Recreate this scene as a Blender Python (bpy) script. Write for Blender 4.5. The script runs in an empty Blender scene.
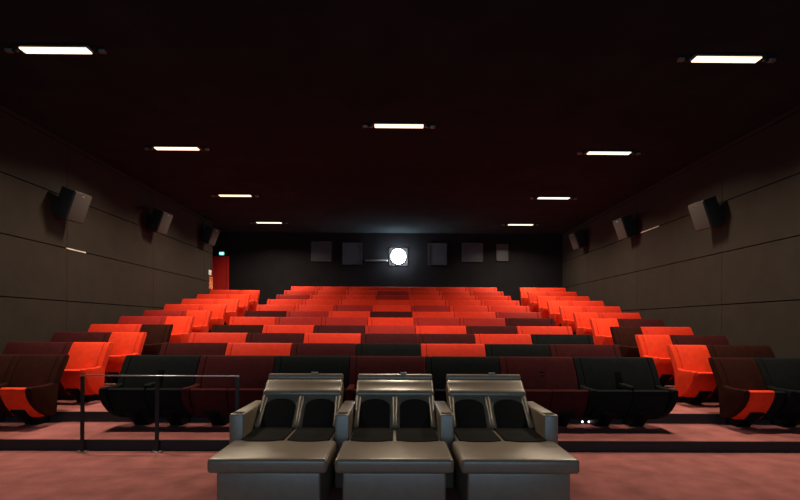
import bpy, bmesh, math, random
from mathutils import Vector, Matrix
random.seed(7)
SC = bpy.context.scene
C = SC.collection
FPX = 480.0          # focal length in pixels of the 800 px frame
CAMZ = 1.637         # eye height above the auditorium floor
S = 1.15             # row spacing

# ------------------------------------------------------------------ materials
def new_mat(name):
    m = bpy.data.materials.new(name); m.use_nodes = True
    nt = m.node_tree; b = nt.nodes.get('Principled BSDF')
    return m, nt, b

def mat(name, col, rough=0.6, metal=0.0, var=0.0, scale=30.0, bump=0.0, sheen=0.0, spec=0.5, bscale=None, coat=0.0):
    m, nt, b = new_mat(name)
    b.inputs['Base Color'].default_value = (*col, 1)
    b.inputs['Roughness'].default_value = rough
    b.inputs['Metallic'].default_value = metal
    b.inputs['Specular IOR Level'].default_value = spec
    if sheen:
        b.inputs['Sheen Weight'].default_value = sheen
        b.inputs['Sheen Tint'].default_value = (*[min(1, c*1.5+.05) for c in col], 1)
    if coat:
        b.inputs['Coat Weight'].default_value = coat
        b.inputs['Coat Roughness'].default_value = .3
    tc = nt.nodes.new('ShaderNodeTexCoord')
    if var:
        n = nt.nodes.new('ShaderNodeTexNoise'); n.inputs['Scale'].default_value = scale; n.inputs['Detail'].default_value = 6
        nt.links.new(tc.outputs['Object'], n.inputs['Vector'])
        r = nt.nodes.new('ShaderNodeValToRGB')
        r.color_ramp.elements[0].position = .3; r.color_ramp.elements[1].position = .7
        r.color_ramp.elements[0].color = (*[c*(1-var) for c in col], 1)
        r.color_ramp.elements[1].color = (*[min(1, c*(1+var)) for c in col], 1)
        nt.links.new(n.outputs['Fac'], r.inputs['Fac']); nt.links.new(r.outputs['Color'], b.inputs['Base Color'])
    if bump:
        n2 = nt.nodes.new('ShaderNodeTexNoise'); n2.inputs['Scale'].default_value = bscale or 180; n2.inputs['Detail'].default_value = 3
        nt.links.new(tc.outputs['Object'], n2.inputs['Vector'])
        bp = nt.nodes.new('ShaderNodeBump'); bp.inputs['Strength'].default_value = bump; bp.inputs['Distance'].default_value = .004
        nt.links.new(n2.outputs['Fac'], bp.inputs['Height']); nt.links.new(bp.outputs['Normal'], b.inputs['Normal'])
    return m

def emat(name, col, strength):
    m, nt, b = new_mat(name)
    b.inputs['Base Color'].default_value = (*col, 1)
    b.inputs['Emission Color'].default_value = (*col, 1)
    b.inputs['Emission Strength'].default_value = strength
    return m

M = {}
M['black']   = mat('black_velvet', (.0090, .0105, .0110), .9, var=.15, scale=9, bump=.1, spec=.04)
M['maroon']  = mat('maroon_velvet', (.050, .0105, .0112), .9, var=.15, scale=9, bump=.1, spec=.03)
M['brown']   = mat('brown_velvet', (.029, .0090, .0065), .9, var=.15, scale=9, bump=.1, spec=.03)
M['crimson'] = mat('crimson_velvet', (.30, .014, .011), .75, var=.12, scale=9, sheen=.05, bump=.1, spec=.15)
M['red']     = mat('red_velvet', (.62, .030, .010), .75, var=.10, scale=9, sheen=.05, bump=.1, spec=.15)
M['red_lit'] = mat('red_velvet_lit', (.82, .046, .012), .75, var=.10, scale=9, sheen=.05, bump=.1, spec=.15)  # red velvet with missing front light painted in, for aisle seats and front cushions
M['foot']    = mat('black_metal_foot', (.005, .005, .0055), .6, spec=.12)
M['plastic'] = mat('black_plastic', (.012, .012, .013), .45)
M['leather'] = mat('taupe_leather', (.19, .145, .100), .36, var=.10, scale=14, bump=.12, bscale=90, spec=.7, coat=.5)
M['leather_front'] = M['leather']
M['pad']     = mat('charcoal_fabric', (.0065, .0068, .0075), .85, var=.2, scale=60, bump=.2, spec=.08)
M['steel']   = mat('brushed_steel', (.55, .55, .54), .35, metal=1.0, var=.08, scale=40)
M['greymetal'] = mat('grey_metal', (.22, .22, .21), .4, metal=.6)
M['blackmetal'] = mat('black_metal', (.015, .015, .016), .4, metal=.3)
M['carpet']  = mat('dusty_red_carpet', (.345, .120, .116), .95, var=.22, scale=3.5, bump=.6, bscale=260, spec=.15)
M['riser']   = mat('black_riser', (.016, .009, .009), .7)
M['wall']    = mat('brown_acoustic_fabric', (.026, .0212, .0168), .85, var=.12, scale=2.2, bump=.3, bscale=300, spec=.2)
M['seam']    = mat('dark_backing', (.0025, .0025, .0025), .9, spec=.05)
M['ceiling'] = mat('black_ceiling_paint', (.023, .031, .036), .95, var=.15, scale=1.5, spec=0.0)
M['backwall'] = mat('black_wall_fabric', (.011, .0115, .014), .8, var=.15, scale=2, spec=.1)
M['reddoor'] = mat('red_door_paint', (.55, .02, .015), .5, var=.05, scale=4)
M['speakerbox'] = mat('black_speaker_cabinet', (.010, .010, .010), .55)
M['grille']  = mat('grey_speaker_grille', (.040, .036, .033), .8, var=.1, scale=200)
M['lampglow'] = emat('warm_diffuser', (1.0, .82, .58), 1.8)
M['lens']    = emat('projector_lens_glow', (.88, .96, 1.0), 48)
M['exitgreen'] = emat('green_exit_face', (.03, .75, .35), 3.0)
M['exitwhite'] = emat('white_exit_mark', (.85, 1, .92), 4.0)
M['ledwhite'] = emat('white_led', (1, .95, .9), 6)
M['ledred'] = emat('red_led', (1, .25, .2), 1.0)
M['white']   = mat('white_plastic', (.75, .74, .72), .5)
M['screen']  = emat('added_screen_glow', (.48, .76, 1.0), 2.0)  # glows by itself, cool tint added to light the recliner fronts
M['portframe'] = mat('grey_port_frame', (.035, .037, .042), .6)
M['greyframe'] = mat('grey_painted_frame', (.05, .053, .056), .7, spec=.1)
def glass(name):
    m, nt, b = new_mat(name)
    b.inputs['Base Color'].default_value = (.08, .085, .1, 1); b.inputs['Roughness'].default_value = .25
    b.inputs['Transmission Weight'].default_value = .3
    return m
M['glass'] = glass('dark_port_glass')

# ------------------------------------------------------------------ mesh helpers
def bm_box(bm, x0, x1, y0, y1, z0, z1, mi=0):
    r = bmesh.ops.create_cube(bm, size=1.0)
    for v in r['verts']:
        v.co = Vector(((x0+x1)/2 + v.co.x*(x1-x0), (y0+y1)/2 + v.co.y*(y1-y0), (z0+z1)/2 + v.co.z*(z1-z0)))
    fs = set(f for v in r['verts'] for f in v.link_faces)
    for f in fs: f.material_index = mi
    return r['verts']

def bm_prism_x(bm, prof, x0, x1, bev=0.0, seg=2, x1_off=None):
    """profile (y,z) swept along x, with rounded rims"""
    n = len(prof)
    tmp = bmesh.new()
    a = [tmp.verts.new((x0, p[0], p[1])) for p in prof]
    b = [tmp.verts.new((x1, p[0], p[1])) for p in prof]
    tmp.faces.new(a); tmp.faces.new(b[::-1])
    for i in range(n):
        j = (i+1) % n
        tmp.faces.new((a[j], a[i], b[i], b[j]))
    bmesh.ops.recalc_face_normals(tmp, faces=tmp.faces)
    if bev:
        caps = [e for e in tmp.edges if abs(e.verts[0].co.x-e.verts[1].co.x) < 1e-6]
        bmesh.ops.bevel(tmp, geom=caps, offset=bev, segments=seg, affect='EDGES', profile=.5, clamp_overlap=True)
    merge(bm, tmp)

def merge(bm, tmp):
    me = bpy.data.meshes.new('tmp'); tmp.to_mesh(me); tmp.free()
    bm.from_mesh(me); bpy.data.meshes.remove(me)

def bm_rbox(bm, x0, x1, y0, y1, z0, z1, bev, seg=3, xf=None):
    tmp = bmesh.new(); bm_box(tmp, x0, x1, y0, y1, z0, z1)
    bmesh.ops.bevel(tmp, geom=list(tmp.edges), offset=bev, segments=seg, affect='EDGES', profile=.5, clamp_overlap=True)
    if xf: bmesh.ops.transform(tmp, matrix=xf, verts=tmp.verts)
    merge(bm, tmp)

def bm_tube(bm, pts, rads, n=12):
    """capped tube with per-point radius"""
    tmp = bmesh.new(); rings = []
    pts = [Vector(p) for p in pts]
    for i, p in enumerate(pts):
        t = (pts[min(i+1, len(pts)-1)] - pts[max(i-1, 0)]).normalized()
        up = Vector((0, 0, 1)) if abs(t.z) < .9 else Vector((1, 0, 0))
        u = t.cross(up).normalized(); w = u.cross(t)
        r = rads[i] if isinstance(rads, (list, tuple)) else rads
        rings.append([tmp.verts.new(p + (u*math.cos(2*math.pi*k/n) + w*math.sin(2*math.pi*k/n))*r) for k in range(n)])
    for a, b in zip(rings, rings[1:]):
        for k in range(n): tmp.faces.new((a[k], a[(k+1) % n], b[(k+1) % n], b[k]))
    tmp.faces.new(rings[0][::-1]); tmp.faces.new(rings[-1])
    bmesh.ops.recalc_face_normals(tmp, faces=tmp.faces)
    merge(bm, tmp)

def bm_plate(bm, outline, thick, bev=0.0, xf=None, seg=3):
    """flat outline in local xy, thickness up z, rounded top rim, then moved by xf"""
    tmp = bmesh.new()
    a = [tmp.verts.new((x, y, 0)) for x, y in outline]
    b = [tmp.verts.new((x, y, thick)) for x, y in outline]
    tmp.faces.new(a[::-1]); top = tmp.faces.new(b)
    n = len(a)
    for i in range(n): tmp.faces.new((a[i], a[(i+1) % n], b[(i+1) % n], b[i]))
    bmesh.ops.recalc_face_normals(tmp, faces=tmp.faces)
    if bev:
        bmesh.ops.bevel(tmp, geom=list(top.edges), offset=bev, segments=seg, affect='EDGES', profile=.5, clamp_overlap=True)
    if xf: bmesh.ops.transform(tmp, matrix=xf, verts=tmp.verts)
    merge(bm, tmp)

def mesh_of(bm, name, mats, smooth=True, angle=40):
    me = bpy.data.meshes.new(name); bm.to_mesh(me); bm.free()
    for m in (mats if isinstance(mats, (list, tuple)) else [mats]): me.materials.append(m)
    if smooth:
        for p in me.polygons: p.use_smooth = True
        try: me.set_sharp_from_angle(angle=math.radians(angle))
        except Exception: pass
    return me

def obj(name, me, parent=None, loc=(0, 0, 0)):
    o = bpy.data.objects.new(name, me); C.objects.link(o)
    o.location = loc
    if parent: o.parent = parent
    return o

def tag(o, label=None, cat=None, group=None, kind=None):
    if label: o['label'] = label
    if cat: o['category'] = cat
    if group: o['group'] = group
    if kind: o['kind'] = kind
    return o

def thing(name, label, cat, loc=(0, 0, 0), group=None):
    o = bpy.data.objects.new(name, None); C.objects.link(o); o.location = loc
    o.empty_display_size = .2
    return tag(o, label, cat, group)

def struct(name, bm, mats, smooth=False, parent=None, label=None):
    o = obj(name, mesh_of(bm, name, mats, smooth), parent)
    if not parent: tag(o, label, None, None, 'structure')
    return o

CACHE = {}
def cached(key, build, mats):
    if key not in CACHE:
        bm = bmesh.new(); build(bm)
        CACHE[key] = mesh_of(bm, key[0] if isinstance(key, tuple) else key, mats)
    return CACHE[key]

# ------------------------------------------------------------------ layout of the raked floor
PIX = [356.2, 343.6, 333.6, 325.6, 317.6, 311.6, 305.4, 300.0, 295.4, 291.0, 287.0]
BT_Y = [(5.45+n)*S for n in range(1, 12)]                                   # backrest-top depth of each row
BT_Z = [CAMZ + (325-p)/FPX*d for p, d in zip(PIX, BT_Y)]
SEAT_H = 1.018
TIER_Z = [z-SEAT_H for z in BT_Z]
EDGE = [(4.4+n)*S for n in range(1, 12)]
XL, XR = -7.25, 7.25
DB = 20.9
LEFT_END = 19.0
CZ = CAMZ + 4.0
YF = -8.0

# ------------------------------------------------------------------ setting
bm = bmesh.new(); bm_box(bm, XL-.15, XR+.15, YF, EDGE[0]+.02, -.15, 0)
struct('floor', bm, M['carpet'], label='dusty red carpet floor in front of the seats')
for i in range(11):
    bm = bmesh.new()
    y0 = EDGE[i]; y1 = EDGE[i+1]+.0 if i < 10 else DB
    z = TIER_Z[i]; zb = (TIER_Z[i-1] if i else 0) - .12
    xl = XL if i < 10 else XL
    bm_box(bm, xl, XR, y0, y1, zb, z)
    for f in bm.faces: f.material_index = 1 if abs(f.normal.y) > .5 else 0
    bm_box(bm, xl, XR, y0-.004, y0+.03, z-.012, z+.003, 1)                   # nosing
    struct('floor_tier', bm, [M['carpet'], M['riser']])
bm = bmesh.new(); bm_box(bm, -9.3, XL-.001, LEFT_END, DB, TIER_Z[10]-.3, TIER_Z[10])
struct('floor_passage', bm, M['carpet'])
bm = bmesh.new(); bm_box(bm, -9.4, XR+.15, YF, DB+.15, CZ, CZ+.15)
struct('ceiling', bm, M['ceiling'])
bm = bmesh.new(); bm_box(bm, -9.4, XR+.15, DB, DB+.15, -.1, CZ)
struct('wall_back', bm, M['backwall'])
bm = bmesh.new(); bm_box(bm, -9.45, -9.3, LEFT_END, DB, 0, CZ)
struct('wall_passage', bm, M['backwall'])
bm = bmesh.new(); bm_box(bm, -9.4, XL-.15, LEFT_END-.15, LEFT_END, 0, CZ)
struct('wall_passage_front', bm, M['backwall'])
bm = bmesh.new(); bm_box(bm, XL-.15, XR+.15, YF-.15, YF, -.1, CZ)
struct('wall_front', bm, M['backwall'])

def panel_wall(name, side, yend):
    xw = XL if side < 0 else XR
    bm = bmesh.new()
    t = .02
    bm_box(bm, *(sorted((xw + side*t, xw + side*.15))), YF, yend, -.1, CZ, 1)
    ys = [YF] + [10.63 + 3.77*k for k in range(-4, 4) if YF+.3 < 10.63+3.77*k < yend-.3] + [yend]
    zs = [-.1, .987, CAMZ+.49, CAMZ+1.65, CAMZ+2.77, CAMZ+3.9, CZ]
    g = .011
    for y0, y1 in zip(ys, ys[1:]):
        for z0, z1 in zip(zs, zs[1:]):
            if z1-z0 < .15: bm_box(bm, *(sorted((xw, xw+side*t))), y0+g, y1-g, z0+g, z1, 0); continue
            bm_box(bm, *(sorted((xw, xw+side*t))), y0+g*.5, y1-g*.5, z0+g, z1-g, 0)
    return struct(name, bm, [M['wall'], M['seam']])
panel_wall('wall_left', -1, LEFT_END)
panel_wall('wall_right', 1, DB)

# metal strips set in the wall seams, their glint painted in white
def strip(x, y0, y1, z, label):
    bm = bmesh.new(); bm_box(bm, x-.008, x+.008, y0, y1, z-.012, z+.012)
    return tag(obj('seam_strip', mesh_of(bm, 'seam_strip', M['white'], False)), label, 'metal strip')
strip(XL+.004, 10.6, 11.25, CAMZ+1.65, 'short metal strip, glint painted white, in the left wall seam under the nearest speaker')
strip(XR-.004, 13.2, 14.2, CAMZ+2.77, 'short metal strip, glint painted white, in the right wall seam beside the middle speaker')

# red door and green exit sign in the passage
bm = bmesh.new(); zf = TIER_Z[10]
bm_box(bm, -7.98, -7.36, DB-.06, DB-.001, zf, zf+2.36)
d = struct('door_1', bm, M['reddoor'], label='red door in the back left passage')
bm = bmesh.new()
bm_box(bm, -7.34, -7.26, DB-.09, DB-.001, zf, zf+2.46); bm_box(bm, -8.08, -7.985, DB-.09, DB-.001, zf, zf+2.46)
bm_box(bm, -7.985, -7.34, DB-.09, DB-.001, zf+2.37, zf+2.46)
obj('door_frame', mesh_of(bm, 'door_frame', M['reddoor'], False), d)
bm = bmesh.new(); bm_tube(bm, [(-7.44, DB-.06, zf+.95), (-7.44, DB-.11, zf+.95), (-7.55, DB-.11, zf+.95)], .012, 8)
obj('door_handle', mesh_of(bm, 'door_handle', M['steel']), d)

ex = thing('exit_sign', 'small lit green exit sign above the red door at back left', 'exit sign', (-7.56, DB-.001, zf+2.50))
bm = bmesh.new(); bm_rbox(bm, -.11, .11, -.06, 0, 0, .15, .012)
obj('housing', mesh_of(bm, 'housing', M['plastic']), ex)
bm = bmesh.new(); bm_box(bm, -.10, .10, -.066, -.060, .012, .138)
fc = obj('lit_face', mesh_of(bm, 'lit_face', M['exitgreen'], False), ex)
bm = bmesh.new()
bm_plate(bm, [(-.08, -.014), (.01, -.014), (.01, -.04), (.08, 0), (.01, .04), (.01, .014), (-.08, .014)], .003,
         xf=Matrix.Translation((0, -.066, .075)) @ Matrix.Rotation(math.radians(90), 4, 'X'))
obj('arrow', mesh_of(bm, 'arrow', M['exitwhite'], False), fc)

# switch plate and speckled patch on the end of the left wall
wn = thing('light_switch', 'small white switch plate at the far end of the left wall', 'switch', (XL+.001, 18.72, CAMZ+2.0))
bm = bmesh.new(); bm_rbox(bm, 0, .014, -.13, .13, -.10, .10, .006); obj('plate', mesh_of(bm, 'plate', M['white']), wn)
bm = bmesh.new(); bm_rbox(bm, .014, .024, -.05, .05, -.045, .045, .004); obj('rocker', mesh_of(bm, 'rocker', M['white']), wn)
def speckle_mat():
    m, nt, b = new_mat('orange_speckle')
    tc = nt.nodes.new('ShaderNodeTexCoord'); n = nt.nodes.new('ShaderNodeTexVoronoi'); n.inputs['Scale'].default_value = 14
    r = nt.nodes.new('ShaderNodeValToRGB'); r.color_ramp.elements[0].color = (.8, .65, .35, 1); r.color_ramp.elements[1].color = (.6, .06, .02, 1)
    r.color_ramp.elements[0].position = .25; r.color_ramp.elements[1].position = .55
    nt.links.new(tc.outputs['Object'], n.inputs['Vector']); nt.links.new(n.outputs['Distance'], r.inputs['Fac']); nt.links.new(r.outputs['Color'], b.inputs['Base Color'])
    return m
bm = bmesh.new(); bm_box(bm, XL+.001, XL+.02, 18.63, 18.97, CAMZ+1.36, CAMZ+1.84)  # thin panel with a cream and orange-red speckle
tag(obj('speckled_patch', mesh_of(bm, 'speckled_patch', speckle_mat(), False)), 'orange speckled notice at the end of the left wall beside the red door', 'patch')

# ------------------------------------------------------------------ projection ports on the back wall
def port(n, xpix, ypix, wpx, hpx):
    x = (xpix-396)/FPX*DB; z = CAMZ + (325-ypix)/FPX*DB; w = wpx/FPX*DB/2; h = hpx/FPX*DB/2
    bm = bmesh.new()
    t = .05
    bm_box(bm, x-w, x+w, DB-.05, DB-.001, z+h-t, z+h); bm_box(bm, x-w, x+w, DB-.07, DB-.001, z-h, z-h+t)
    bm_box(bm, x-w, x-w+t, DB-.05, DB-.001, z-h+t, z+h-t); bm_box(bm, x+w-t, x+w, DB-.05, DB-.001, z-h+t, z+h-t)
    o = struct('window_%d' % n, bm, M['portframe'])
    bm = bmesh.new(); bm_box(bm, x-w+t, x+w-t, DB-.02, DB-.001, z-h+t, z+h-t)
    obj('pane', mesh_of(bm, 'pane', M['glass'], False), o)
    return o
port(1, 321, 252, 20, 20); port(2, 352, 254, 20, 22); port(3, 437, 254, 19, 22); port(4, 472, 252, 21, 19); port(5, 502, 252, 12, 17)

px, pz = (398-396)/FPX*DB, CAMZ + (325-257)/FPX*DB
pr = thing('projector', 'cinema projector with glaring white lens at the centre of the back wall', 'projector', (px, DB-.001, pz))
bm = bmesh.new(); bm_rbox(bm, -.42, .42, -.05, 0, -.40, .40, .02)
obj('port_frame', mesh_of(bm, 'port_frame', M['greyframe']), pr)
bm = bmesh.new(); bm_tube(bm, [(0, -.05, 0), (0, -.10, 0), (0, -.11, 0)], [.37, .35, .34], 32)
obj('lens_barrel', mesh_of(bm, 'lens_barrel', M['blackmetal']), pr)
bm = bmesh.new()
bmesh.ops.create_uvsphere(bm, u_segments=32, v_segments=16, radius=.32)
bmesh.ops.transform(bm, matrix=Matrix.Translation((0, -.17, 0)) @ Matrix.Diagonal((1, .9, 1, 1)), verts=bm.verts)
obj('lens', mesh_of(bm, 'lens', M['lens']), pr)
bm = bmesh.new(); bm_rbox(bm, -1.45, -.45, -.10, 0, -.20, -.13, .01)
tag(obj('port_shelf', mesh_of(bm, 'port_shelf', M['greymetal']), None, (px, DB-.001, pz)), 'thin grey ledge just left of the glaring projector', 'shelf')

# ------------------------------------------------------------------ ceiling lights
def ceiling_light(xpix, ypix, label):
    ypix -= .005*(xpix-400)
    dpt = 3.955*FPX/(325-ypix)
    th = .0083
    X = (xpix-396)/FPX*dpt
    y = dpt - X*th*1.0
    X = (xpix-396)/FPX*dpt
    root = thing('ceiling_light', label, 'ceiling light', (X, y, CZ), 'strip lights on the black ceiling')
    L, Wd = .485, .072
    bm = bmesh.new()
    bm_rbox(bm, -L-.06, L+.06, -Wd-.03, Wd+.03, -.03, 0, .008)
    obj('housing', mesh_of(bm, 'housing', M['blackmetal']), root)
    bm = bmesh.new(); bm_rbox(bm, -L, L, -Wd, Wd, -.050, -.028, .010)
    obj('diffuser', mesh_of(bm, 'diffuser', M['lampglow']), root)
    for s in (-1, 1):
        bm = bmesh.new()
        bm_tube(bm, [(s*(L+.09), 0, 0), (s*(L+.09), 0, -.07)], .035, 12)
        bm_tube(bm, [(s*(L+.09), 0, -.05), (s*(L+.19), 0, -.05)], .014, 8)
        e = obj('end_bracket', mesh_of(bm, 'end_bracket', M['blackmetal']), root)
        bm = bmesh.new(); bm_rbox(bm, s*(L+.19)-.05, s*(L+.19)+.05, -.03, .03, -.07, -.02, .01)
        obj('clamp', mesh_of(bm, 'clamp', M['greymetal']), e)
    ld = bpy.data.lights.new('lamp', 'AREA'); ld.shape = 'RECTANGLE'; ld.size = 2*L; ld.size_y = 2*Wd
    ld.energy = LAMP_W; ld.color = (1.0, .80, .58); ld.spread = math.radians(146)
    lo = bpy.data.objects.new('lamp', ld); C.objects.link(lo); lo.parent = root; lo.location = (0, 0, -.056)
LAMP_W = 135
for xp, yp, lb in [
    (54.5, 51, 'strip light on the black ceiling above the left seats, nearest left one'),
    (725, 60, 'strip light on the black ceiling above the right seats, nearest right one'),
    (398, 126.5, 'single strip light in the middle of the black ceiling, over the recliners'),
    (176, 149, 'strip light on the left of the ceiling, second from the front'),
    (608, 153.5, 'strip light on the right of the ceiling, second from the front'),
    (234.5, 196, 'strip light on the left of the ceiling, third from the front'),
    (553, 198.5, 'strip light on the right of the ceiling, third from the front'),
    (268.5, 223, 'strip light on the left of the ceiling, farthest, near the back wall'),
    (520, 225, 'strip light on the right of the ceiling, farthest, near the back wall')]:
    ceiling_light(xp, yp, lb)

# ------------------------------------------------------------------ wall speakers
def speaker(side, y, z, label):
    xw = XL if side < 0 else XR
    root = thing('wall_speaker', label, 'speaker', (xw, y, z), 'surround speakers on the side walls')
    inn = -side                                                   # towards the room
    # wall bracket
    bm = bmesh.new(); bm_rbox(bm, *sorted((0, inn*.03)), -.12, .12, -.26, .10, .01)
    bm_tube(bm, [(inn*.02, 0, -.05), (inn*.16, 0, -.02)], .03, 10)
    obj('bracket', mesh_of(bm, 'bracket', M['blackmetal']), root)
    R = Matrix.Translation((inn*.30, 0, 0)) @ Matrix.Rotation(-inn*math.radians(9), 4, 'Z') @ Matrix.Rotation(inn*math.radians(21), 4, 'Y')
    bm = bmesh.new(); bm_rbox(bm, -.17, .17, -.23, .23, -.32, .32, .015, xf=R)
    obj('cabinet', mesh_of(bm, 'cabinet', M['speakerbox']), root)
    bm = bmesh.new(); bm_rbox(bm, *sorted((inn*.16, inn*.19)), -.215, .215, -.305, .305, .01, xf=R)
    g = obj('grille', mesh_of(bm, 'grille', M['grille']), root)
    bm = bmesh.new(); bm_rbox(bm, *sorted((inn*.188, inn*.194)), -.03, .03, .24, .265, .002, xf=R)
    obj('badge', mesh_of(bm, 'badge', M['steel']), g)
for side, n in ((-1, 'left'), (1, 'right')):
    for k, (y, dz, lb) in enumerate([(10.35, 2.53, 'nearest and largest'), (14.15, 3.0, 'middle one of three'), (17.95, 3.3, 'farthest, near the back wall')]):
        off = .0 if side < 0 else .38
        speaker(side, y+off, CAMZ+dz, 'tilted black surround speaker with grey grille on the %s wall, %s' % (n, lb))

# ------------------------------------------------------------------ cinema seats
PITCH = 1.14
ARM = .10
BACK = [(-.36, .42), (-.325, .56), (-.25, .74), (-.145, .91), (-.085, .995), (-.055, 1.018), (.03, 1.018), (.045, 1.0),
        (.02, .93), (-.09, .75), (-.19, .56), (-.25, .40), (-.275, .27), (-.31, .22), (-.35, .25)]
SEAT = [(-.30, .50), (-.44, .555), (-.62, .595), (-.68, .598), (-.708, .578), (-.706, .53), (-.675, .45), (-.615, .345),
        (-.54, .25), (-.475, .175), (-.42, .14), (-.33, .135), (-.285, .19), (-.27, .34)]
SIDE = [(-.235, .60), (-.29, .625), (-.36, .605), (-.55, .605), (-.70, .612), (-.735, .595), (-.742, .55), (-.72, .46), (-.66, .365),
        (-.57, .275), (-.47, .205), (-.38, .155), (-.30, .135), (-.24, .15), (-.225, .25), (-.21, .42), (-.195, .56)]
FOOT = [(-.27, 0), (-.06, 0), (-.05, .05), (-.12, .20), (-.40, .27), (-.555, .27), (-.565, .235), (-.33, .06)]

def back_b(x0, x1, strip=None):
    def f(bm):
        g = .004
        if strip == 'L':
            bm_prism_x(bm, BACK, x0+g, x0+ARM-.002, .012); bm_prism_x(bm, BACK, x0+ARM+.002, x1-g, .014)
        elif strip == 'R':
            bm_prism_x(bm, BACK, x0+g, x1-ARM-.002, .014); bm_prism_x(bm, BACK, x1-ARM+.002, x1-g, .012)
        elif strip == 'LR':
            bm_prism_x(bm, BACK, x0+g, x0+ARM-.002, .012); bm_prism_x(bm, BACK, x0+ARM+.002, x1-ARM-.002, .014)
            bm_prism_x(bm, BACK, x1-ARM+.002, x1-g, .012)
        else: bm_prism_x(bm, BACK, x0+g, x1-g, .014)
    return f
def seat_b(x0, x1):
    return lambda bm: bm_prism_x(bm, SEAT, x0+.004, x1-.004, .018)
def side_b(x0, x1):
    return lambda bm: bm_prism_x(bm, SIDE, x0+.003, x1-.003, .014, 3)
def foot_b(xc):
    return lambda bm: bm_prism_x(bm, FOOT, xc-.105, xc+.105, .008)

FOLD = [(-.28, .60), (-.34, .655), (-.60, .65), (-.65, .635), (-.655, .615), (-.63, .60), (-.30, .595)]
SLOT = [(-.325, .60), (-.268, .74), (-.225, .81), (-.21, .81), (-.25, .74), (-.305, .60)]

def build_seat(kind, col, label, group, loc, seatcol=None, fold=False, tab=False, col2=None):
    single = kind.startswith('single')
    """kind: 'pair', 'pair_end' (arm on both ends), 'pair_m' (arm on right), 'single_l' / 'single_r' (aisle panel side)"""
    seatcol = seatcol or col
    root = thing('double_cinema_chair' if kind.startswith('pair') else 'aisle_chair', label, 'cinema seat', loc, group)
    if kind == 'pair':     W, strip, arms, seats = PITCH, 'L', [(0, ARM)], 2
    if kind == 'pair_end': W, strip, arms, seats = PITCH+ARM, 'LR', [(0, ARM), (PITCH, PITCH+ARM)], 2
    if kind == 'pair_m':   W, strip, arms, seats = PITCH, 'R', [(PITCH-ARM, PITCH)], 2
    if kind == 'single_r': W, strip, arms, seats = .66, 'L', [(0, ARM)], 1
    if kind == 'single_l': W, strip, arms, seats = .66, 'R', [(.56, .66)], 1
    s0 = ARM if strip[0] == 'L' else 0
    s1 = W - (ARM if 'R' in strip else 0)
    obj('backrest', cached(('backrest', kind, col), back_b(0, W, strip), M[col]), root)
    if single:
        if strip == 'L': s1 = s0 + .38
        else: s0 = s1 - .38
        xa, xb = (s1, W) if strip == 'L' else (0, s0)
        obj('inner_armrest', cached(('inner_armrest', kind, col2), lambda bm: bm_prism_x(bm, [(y+.03 if y < -.3 else y, z-.012) for y, z in SEAT], xa+.002, xb-.004, .018), M[col2]), root)
    w = (s1-s0)/seats
    for k in range(seats):
        o = obj('seat_cushion', cached(('seat_cushion', kind, k, seatcol), seat_b(s0+k*w, s0+(k+1)*w), M[seatcol]), root)
        if seatcol != col: o['label'] = 'bright red seat cushion'
        obj('foot', cached(('foot', kind, k), foot_b(s0+(.62*w if kind == 'single_r' else .38*w if single else (k+.5)*w)), M['foot']), root)
    for k, a in enumerate(arms):
        obj('side_panel', cached(('side_panel', kind, k, col), side_b(*a), M[col]), root)
    if fold:
        xc = s0 + w
        bm = bmesh.new(); bm_prism_x(bm, FOLD, xc-.045, xc+.045, .012); obj('folding_armrest', mesh_of(bm, 'folding_armrest', M[col]), root)
        bm = bmesh.new(); bm_prism_x(bm, SLOT, xc-.042, xc+.042); obj('armrest_slot', mesh_of(bm, 'armrest_slot', M['seam'], False), root)
    if tab:
        bm = bmesh.new(); bm_rbox(bm, s0+w-.035, s0+w+.035, -.222, -.20, .80, .815, .003); bm_rbox(bm, s0+w-.035, s0+w+.035, -.25, -.225, .745, .76, .003)
        obj('pull_tab', mesh_of(bm, 'pull_tab', M['foot']), root)
    return root

ORD = ['first', 'second', 'third', 'fourth', 'fifth', 'sixth', 'seventh', 'eighth', 'ninth', 'tenth', 'last']
ROWN = ['front row', 'second row', 'third row', 'fourth row', 'fifth row', 'sixth row', 'seventh row', 'eighth row', 'ninth row', 'tenth row', 'topmost row']
NAME = {'S': 'red_lit', 'B': 'black', 'M': 'maroon', 'N': 'brown', 'C': 'crimson', 'R': 'red'}
WORD = {'black': 'black', 'maroon': 'maroon', 'brown': 'dark brown', 'crimson': 'crimson', 'red_lit': 'bright red', 'red': 'bright red'}
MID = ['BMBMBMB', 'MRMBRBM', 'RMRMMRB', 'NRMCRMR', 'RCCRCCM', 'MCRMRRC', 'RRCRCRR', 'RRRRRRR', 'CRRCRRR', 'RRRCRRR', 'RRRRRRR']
POSN = ['leftmost', 'second from left', 'third from left', 'middle one', 'third from right', 'second from right', 'rightmost']
X0 = -4.12
for r in range(11):
    for k in range(7):
        col = NAME[MID[r][k]]
        kind = 'pair_end' if k == 6 else 'pair'
        build_seat(kind, col, '%s double seat, %s in the %s of the middle block' % (WORD[col], POSN[k], ROWN[r]),
                   'double seats of the middle block', (X0+PITCH*k, BT_Y[r], TIER_Z[r]),
                   fold=(r == 0 and k in (0, 6)), tab=(r == 0 and k == 5))
XIR, XIL = 4.87, -5.034
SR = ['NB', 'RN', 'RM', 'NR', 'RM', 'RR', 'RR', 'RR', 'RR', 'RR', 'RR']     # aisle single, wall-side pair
SL = ['NN', 'RM', 'RM', 'NR', 'RC', 'RC', 'RR', 'RR', 'RR', 'RR']
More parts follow.
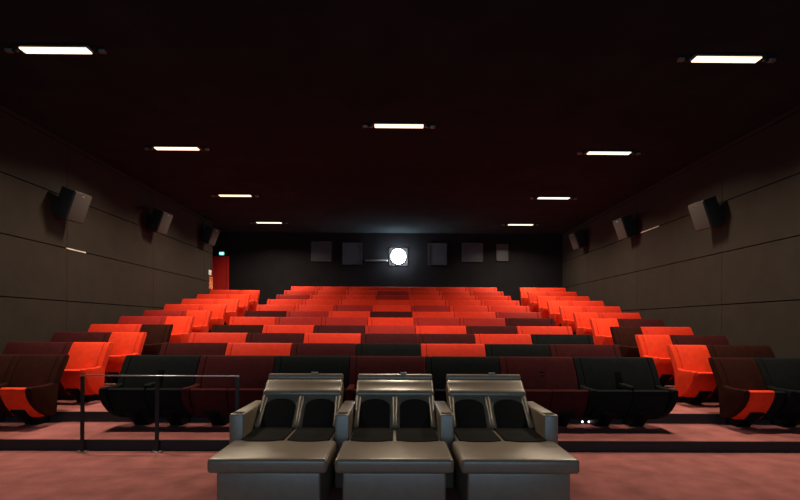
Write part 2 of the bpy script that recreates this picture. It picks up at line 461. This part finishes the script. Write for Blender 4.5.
for r in range(11):
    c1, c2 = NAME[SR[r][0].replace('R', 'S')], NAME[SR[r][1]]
    extra = ' with red cushion' if r == 0 else ''
    build_seat('single_r', c1, '%s single aisle seat%s, %s of the right block' % (WORD[c1], extra, ROWN[r]), 'aisle seats of the right block',
               (XIR, BT_Y[r], TIER_Z[r]), seatcol='red_lit' if r == 0 else None, col2=c2)
    build_seat('pair', c2, '%s double seat against the right wall in the %s' % (WORD[c2], ROWN[r]), 'double seats along the right wall',
               (XIR+.66, BT_Y[r], TIER_Z[r]))
    if r < 10:
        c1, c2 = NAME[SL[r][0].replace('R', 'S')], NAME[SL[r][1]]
        build_seat('single_l', c1, '%s single aisle seat%s, %s of the left block' % (WORD[c1], extra, ROWN[r].replace('topmost', 'tenth')), 'aisle seats of the left block',
                   (XIL-.66, BT_Y[r], TIER_Z[r]), seatcol='red_lit' if r == 0 else None, col2=c2)
        build_seat('pair_m', c2, '%s double seat against the left wall in the %s' % (WORD[c2], ROWN[r]), 'double seats along the left wall',
                   (XIL-.66-PITCH, BT_Y[r], TIER_Z[r]))

# small step lights on the riser behind the front row
for xp, lb in ((583, 'tiny white step light under the front row, left of two'), (589.5, 'tiny white step light under the front row, right of two')):
    y = EDGE[1]; X = (xp-396)/FPX*y
    t = thing('step_light', lb, 'step light', (X, y-.004, TIER_Z[0]+.02), 'step lights under the front row')
    bm = bmesh.new(); bm_tube(bm, [(0, -.0, .01), (0, -.012, .01)], .022, 12); obj('bezel', mesh_of(bm, 'bezel', M['greymetal']), t)
    bm = bmesh.new(); bm_tube(bm, [(0, -.012, .01), (0, -.016, .01)], .013, 12); obj('bulb', mesh_of(bm, 'bulb', M['ledwhite']), t)

# ------------------------------------------------------------------ three leather recliners
def arch(w, h, r, n=10):
    """outline with square foot at y=0 and rounded far end at y=h"""
    pts = [(-w/2, 0), (w/2, 0)]
    for i in range(n+1):
        a = math.pi/2*i/n; pts.append((w/2-r+r*math.cos(a), h-r*.62+r*.62*math.sin(a)))
    for i in range(n+1):
        a = math.pi/2+math.pi/2*i/n; pts.append((-w/2+r+r*math.cos(a), h-r*.62+r*.62*math.sin(a)))
    return pts

RY0 = 3.97
def recliner(xc, label, arms):
    root = thing('recliner', label, 'recliner', (xc, RY0, 0), 'leather recliners at the front')
    L = M['leather']
    # upholstered base
    bm = bmesh.new(); bm_rbox(bm, -.435, .435, .055, 1.55, .0, .40, .02); obj('base', mesh_of(bm, 'base', L), root)
    # leg rest
    bm = bmesh.new(); bm_rbox(bm, -.497, .497, 0, .66, .40, .525, .032, 4); obj('leg_rest', mesh_of(bm, 'leg_rest', L), root)
    # seat
    bm = bmesh.new(); bm_rbox(bm, -.45, .45, .63, 1.22, .40, .518, .025, 4); st = obj('seat', mesh_of(bm, 'seat', L), root)
    for s in (-1, 1):
        bm = bmesh.new()
        bm_plate(bm, arch(.415, .60, .17), .028, .014, xf=Matrix.Translation((s*.222, 1.19, .506)) @ Matrix.Rotation(math.pi, 4, 'Z'))
        obj('seat_pad', mesh_of(bm, 'seat_pad', M['pad']), st)
    # reclined back: local y runs up the back, local z is its outward normal
    by0, bz0, by1, bz1 = 1.13, .47, 1.67, .985
    ang = math.atan2(bz1-bz0, by1-by0)
    T = Matrix.Translation((0, by0, bz0)) @ Matrix.Rotation(ang, 4, 'X')
    Lb = math.hypot(by1-by0, bz1-bz0)
    bm = bmesh.new()
    bm_plate(bm, [(-.452, 0), (.452, 0), (.445, Lb), (-.445, Lb)], .14, .03, xf=T @ Matrix.Translation((0, 0, -.14)))
    bk = obj('backrest', mesh_of(bm, 'backrest', L), root)
    for s in (-1, 1):
        bm = bmesh.new(); bm_plate(bm, arch(.335, .44, .16), .018, .012, xf=T @ Matrix.Translation((s*.2225, .03, -.004)))
        obj('back_pad', mesh_of(bm, 'back_pad', M['pad']), bk)
    for x in (-.418, 0, .418):
        bm = bmesh.new()
        pts = [(x, .07, .012), (x, .085, .016), (x, .10, .018), (x*.99, .2, .012), (x*.985, .35, .004), (x*.98, .5, -.004)]
        bm_tube(bm, [T @ Vector(p) for p in pts], [.006, .026, .032, .026, .03, .04], 14)
        obj('bolster', mesh_of(bm, 'bolster', L), bk)
    # head cushion: soft slab with a roll along its lower edge
    bm = bmesh.new()
    prof = [(.50, .0), (.495, .014), (.505, .040), (.53, .056), (.555, .056), (.58, .044), (.60, .030), (.68, .026), (.735, .02), (.755, .0), (.75, -.06), (.52, -.06)]
    tmp = bmesh.new(); bm_prism_x(tmp, prof, -.445, .445, .03, 4)
    bmesh.ops.transform(tmp, matrix=T, verts=tmp.verts); merge(bm, tmp)
    obj('head_cushion', mesh_of(bm, 'head_cushion', L, angle=60), root)
    # padded rim behind it
    bm = bmesh.new()
    bm_tube(bm, [T @ Vector(p) for p in ((-.44, .815, -.03), (-.43, .815, -.03), (.43, .815, -.03), (.44, .815, -.03))], [.03, .045, .045, .03], 14)
    rim = obj('top_rim', mesh_of(bm, 'top_rim', L), root)
    bm = bmesh.new()
    p = T @ Vector((.10, .815, -.03))
    bm_rbox(bm, p.x-.04, p.x+.04, p.y-.01, p.y+.01, p.z+.04, p.z+.066, .004)
    obj('number_plate', mesh_of(bm, 'number_plate', M['greymetal']), rim)
    # shell carrying rim
    bm = bmesh.new(); bm_plate(bm, [(-.40, .1), (.40, .1), (.41, .83), (-.41, .83)], .05, 0, xf=T @ Matrix.Translation((0, 0, -.19)))
    obj('back_shell', mesh_of(bm, 'back_shell', M['plastic'], False), root)
    # armrests
    for x in arms:
        bm = bmesh.new(); bm_rbox(bm, x-.071, x+.071, .83, 1.72, .0, .74, .016, 3)
        a = obj('armrest', mesh_of(bm, 'armrest', L), root)
        bm = bmesh.new(); bm_rbox(bm, x-.05, x+.05, .855, .955, .735, .745, .004)
        c = obj('cup_holder', mesh_of(bm, 'cup_holder', M['foot']), a); c['label'] = 'black cup holder'
    return root
RP = 1.052
recliner(-1.063, 'taupe leather double recliner, left one of the three in front', [-.526])
recliner(-.008, 'taupe leather double recliner standing between the two other recliners', [-.526])
recliner(1.042, 'taupe leather double recliner, right one of the three in front', [-.526, .522])

# ------------------------------------------------------------------ guard rail on the left
ry = EDGE[0]-.06
xs = [(84.5-396)/FPX*ry, (158.5-396)/FPX*ry, (238-396)/FPX*ry]
gr = thing('guard_rail', 'thin black guard rail with three posts in front of the left front seats', 'railing', (xs[0], ry, 0))
zt = CAMZ - (376.8-325)/FPX*ry
for i, x in enumerate(xs):
    bm = bmesh.new(); bm_rbox(bm, x-xs[0]-.022, x-xs[0]+.022, -.012, .012, .008, zt-.012, .003, 1)
    p = obj('post', mesh_of(bm, 'post', M['blackmetal']), gr)
    bm = bmesh.new(); bm_rbox(bm, x-xs[0]-.06, x-xs[0]+.06, -.04, .04, 0, .012, .004, 1)
    bm_tube(bm, [(x-xs[0]-.04, -.02, .01), (x-xs[0]-.04, -.02, .022)], .010, 8); bm_tube(bm, [(x-xs[0]+.04, -.02, .01), (x-xs[0]+.04, -.02, .022)], .010, 8)
    obj('base_plate', mesh_of(bm, 'base_plate', M['steel']), p)
bm = bmesh.new(); bm_rbox(bm, -.03, xs[2]-xs[0]+.022, -.012, .012, zt-.007, zt+.007, .003, 1)
obj('top_rail', mesh_of(bm, 'top_rail', M['steel']), gr)

# ------------------------------------------------------------------ unseen screen the seats face, its glow added for cool front light
sc = thing('added_screen', 'unseen cinema screen on the front wall, glowing to add cool light on the recliners', 'screen', (0, YF, 0))
bm = bmesh.new(); bm_box(bm, -6.2, 6.2, .02, .05, .7, 5.2); obj('screen_cloth', mesh_of(bm, 'screen_cloth', M['screen'], False), sc)
bm = bmesh.new()
bm_box(bm, -6.35, 6.35, .001, .07, 5.2, 5.35); bm_box(bm, -6.35, 6.35, .001, .07, .55, .7)
bm_box(bm, -6.35, -6.2, .001, .07, .7, 5.2); bm_box(bm, 6.2, 6.35, .001, .07, .7, 5.2)
obj('screen_frame', mesh_of(bm, 'screen_frame', M['seam'], False), sc)

# ------------------------------------------------------------------ camera, world, view
cam = bpy.data.cameras.new('camera'); cam.sensor_width = 36; cam.lens = FPX/800*36
cam.shift_y = 75/800; cam.clip_start = .05
co = bpy.data.objects.new('camera', cam); C.objects.link(co)
co.matrix_world = Matrix.Translation((0, 0, CAMZ)) @ Matrix.Rotation(-.0083, 4, 'Z') @ Matrix.Rotation(math.pi/2, 4, 'X') @ Matrix.Rotation(.005, 4, 'Z')
SC.camera = co
w = bpy.data.worlds.new('world'); SC.world = w; w.use_nodes = True
w.node_tree.nodes['Background'].inputs[0].default_value = (0, 0, 0, 1)
SC.view_settings.view_transform = 'Standard'; SC.view_settings.look = 'None'
SC.view_settings.exposure = 0; SC.view_settings.gamma = 1
SC.view_settings.use_curve_mapping = False
SC.cycles.use_denoising = True
SC.cycles.max_bounces = 8; SC.cycles.diffuse_bounces = 4
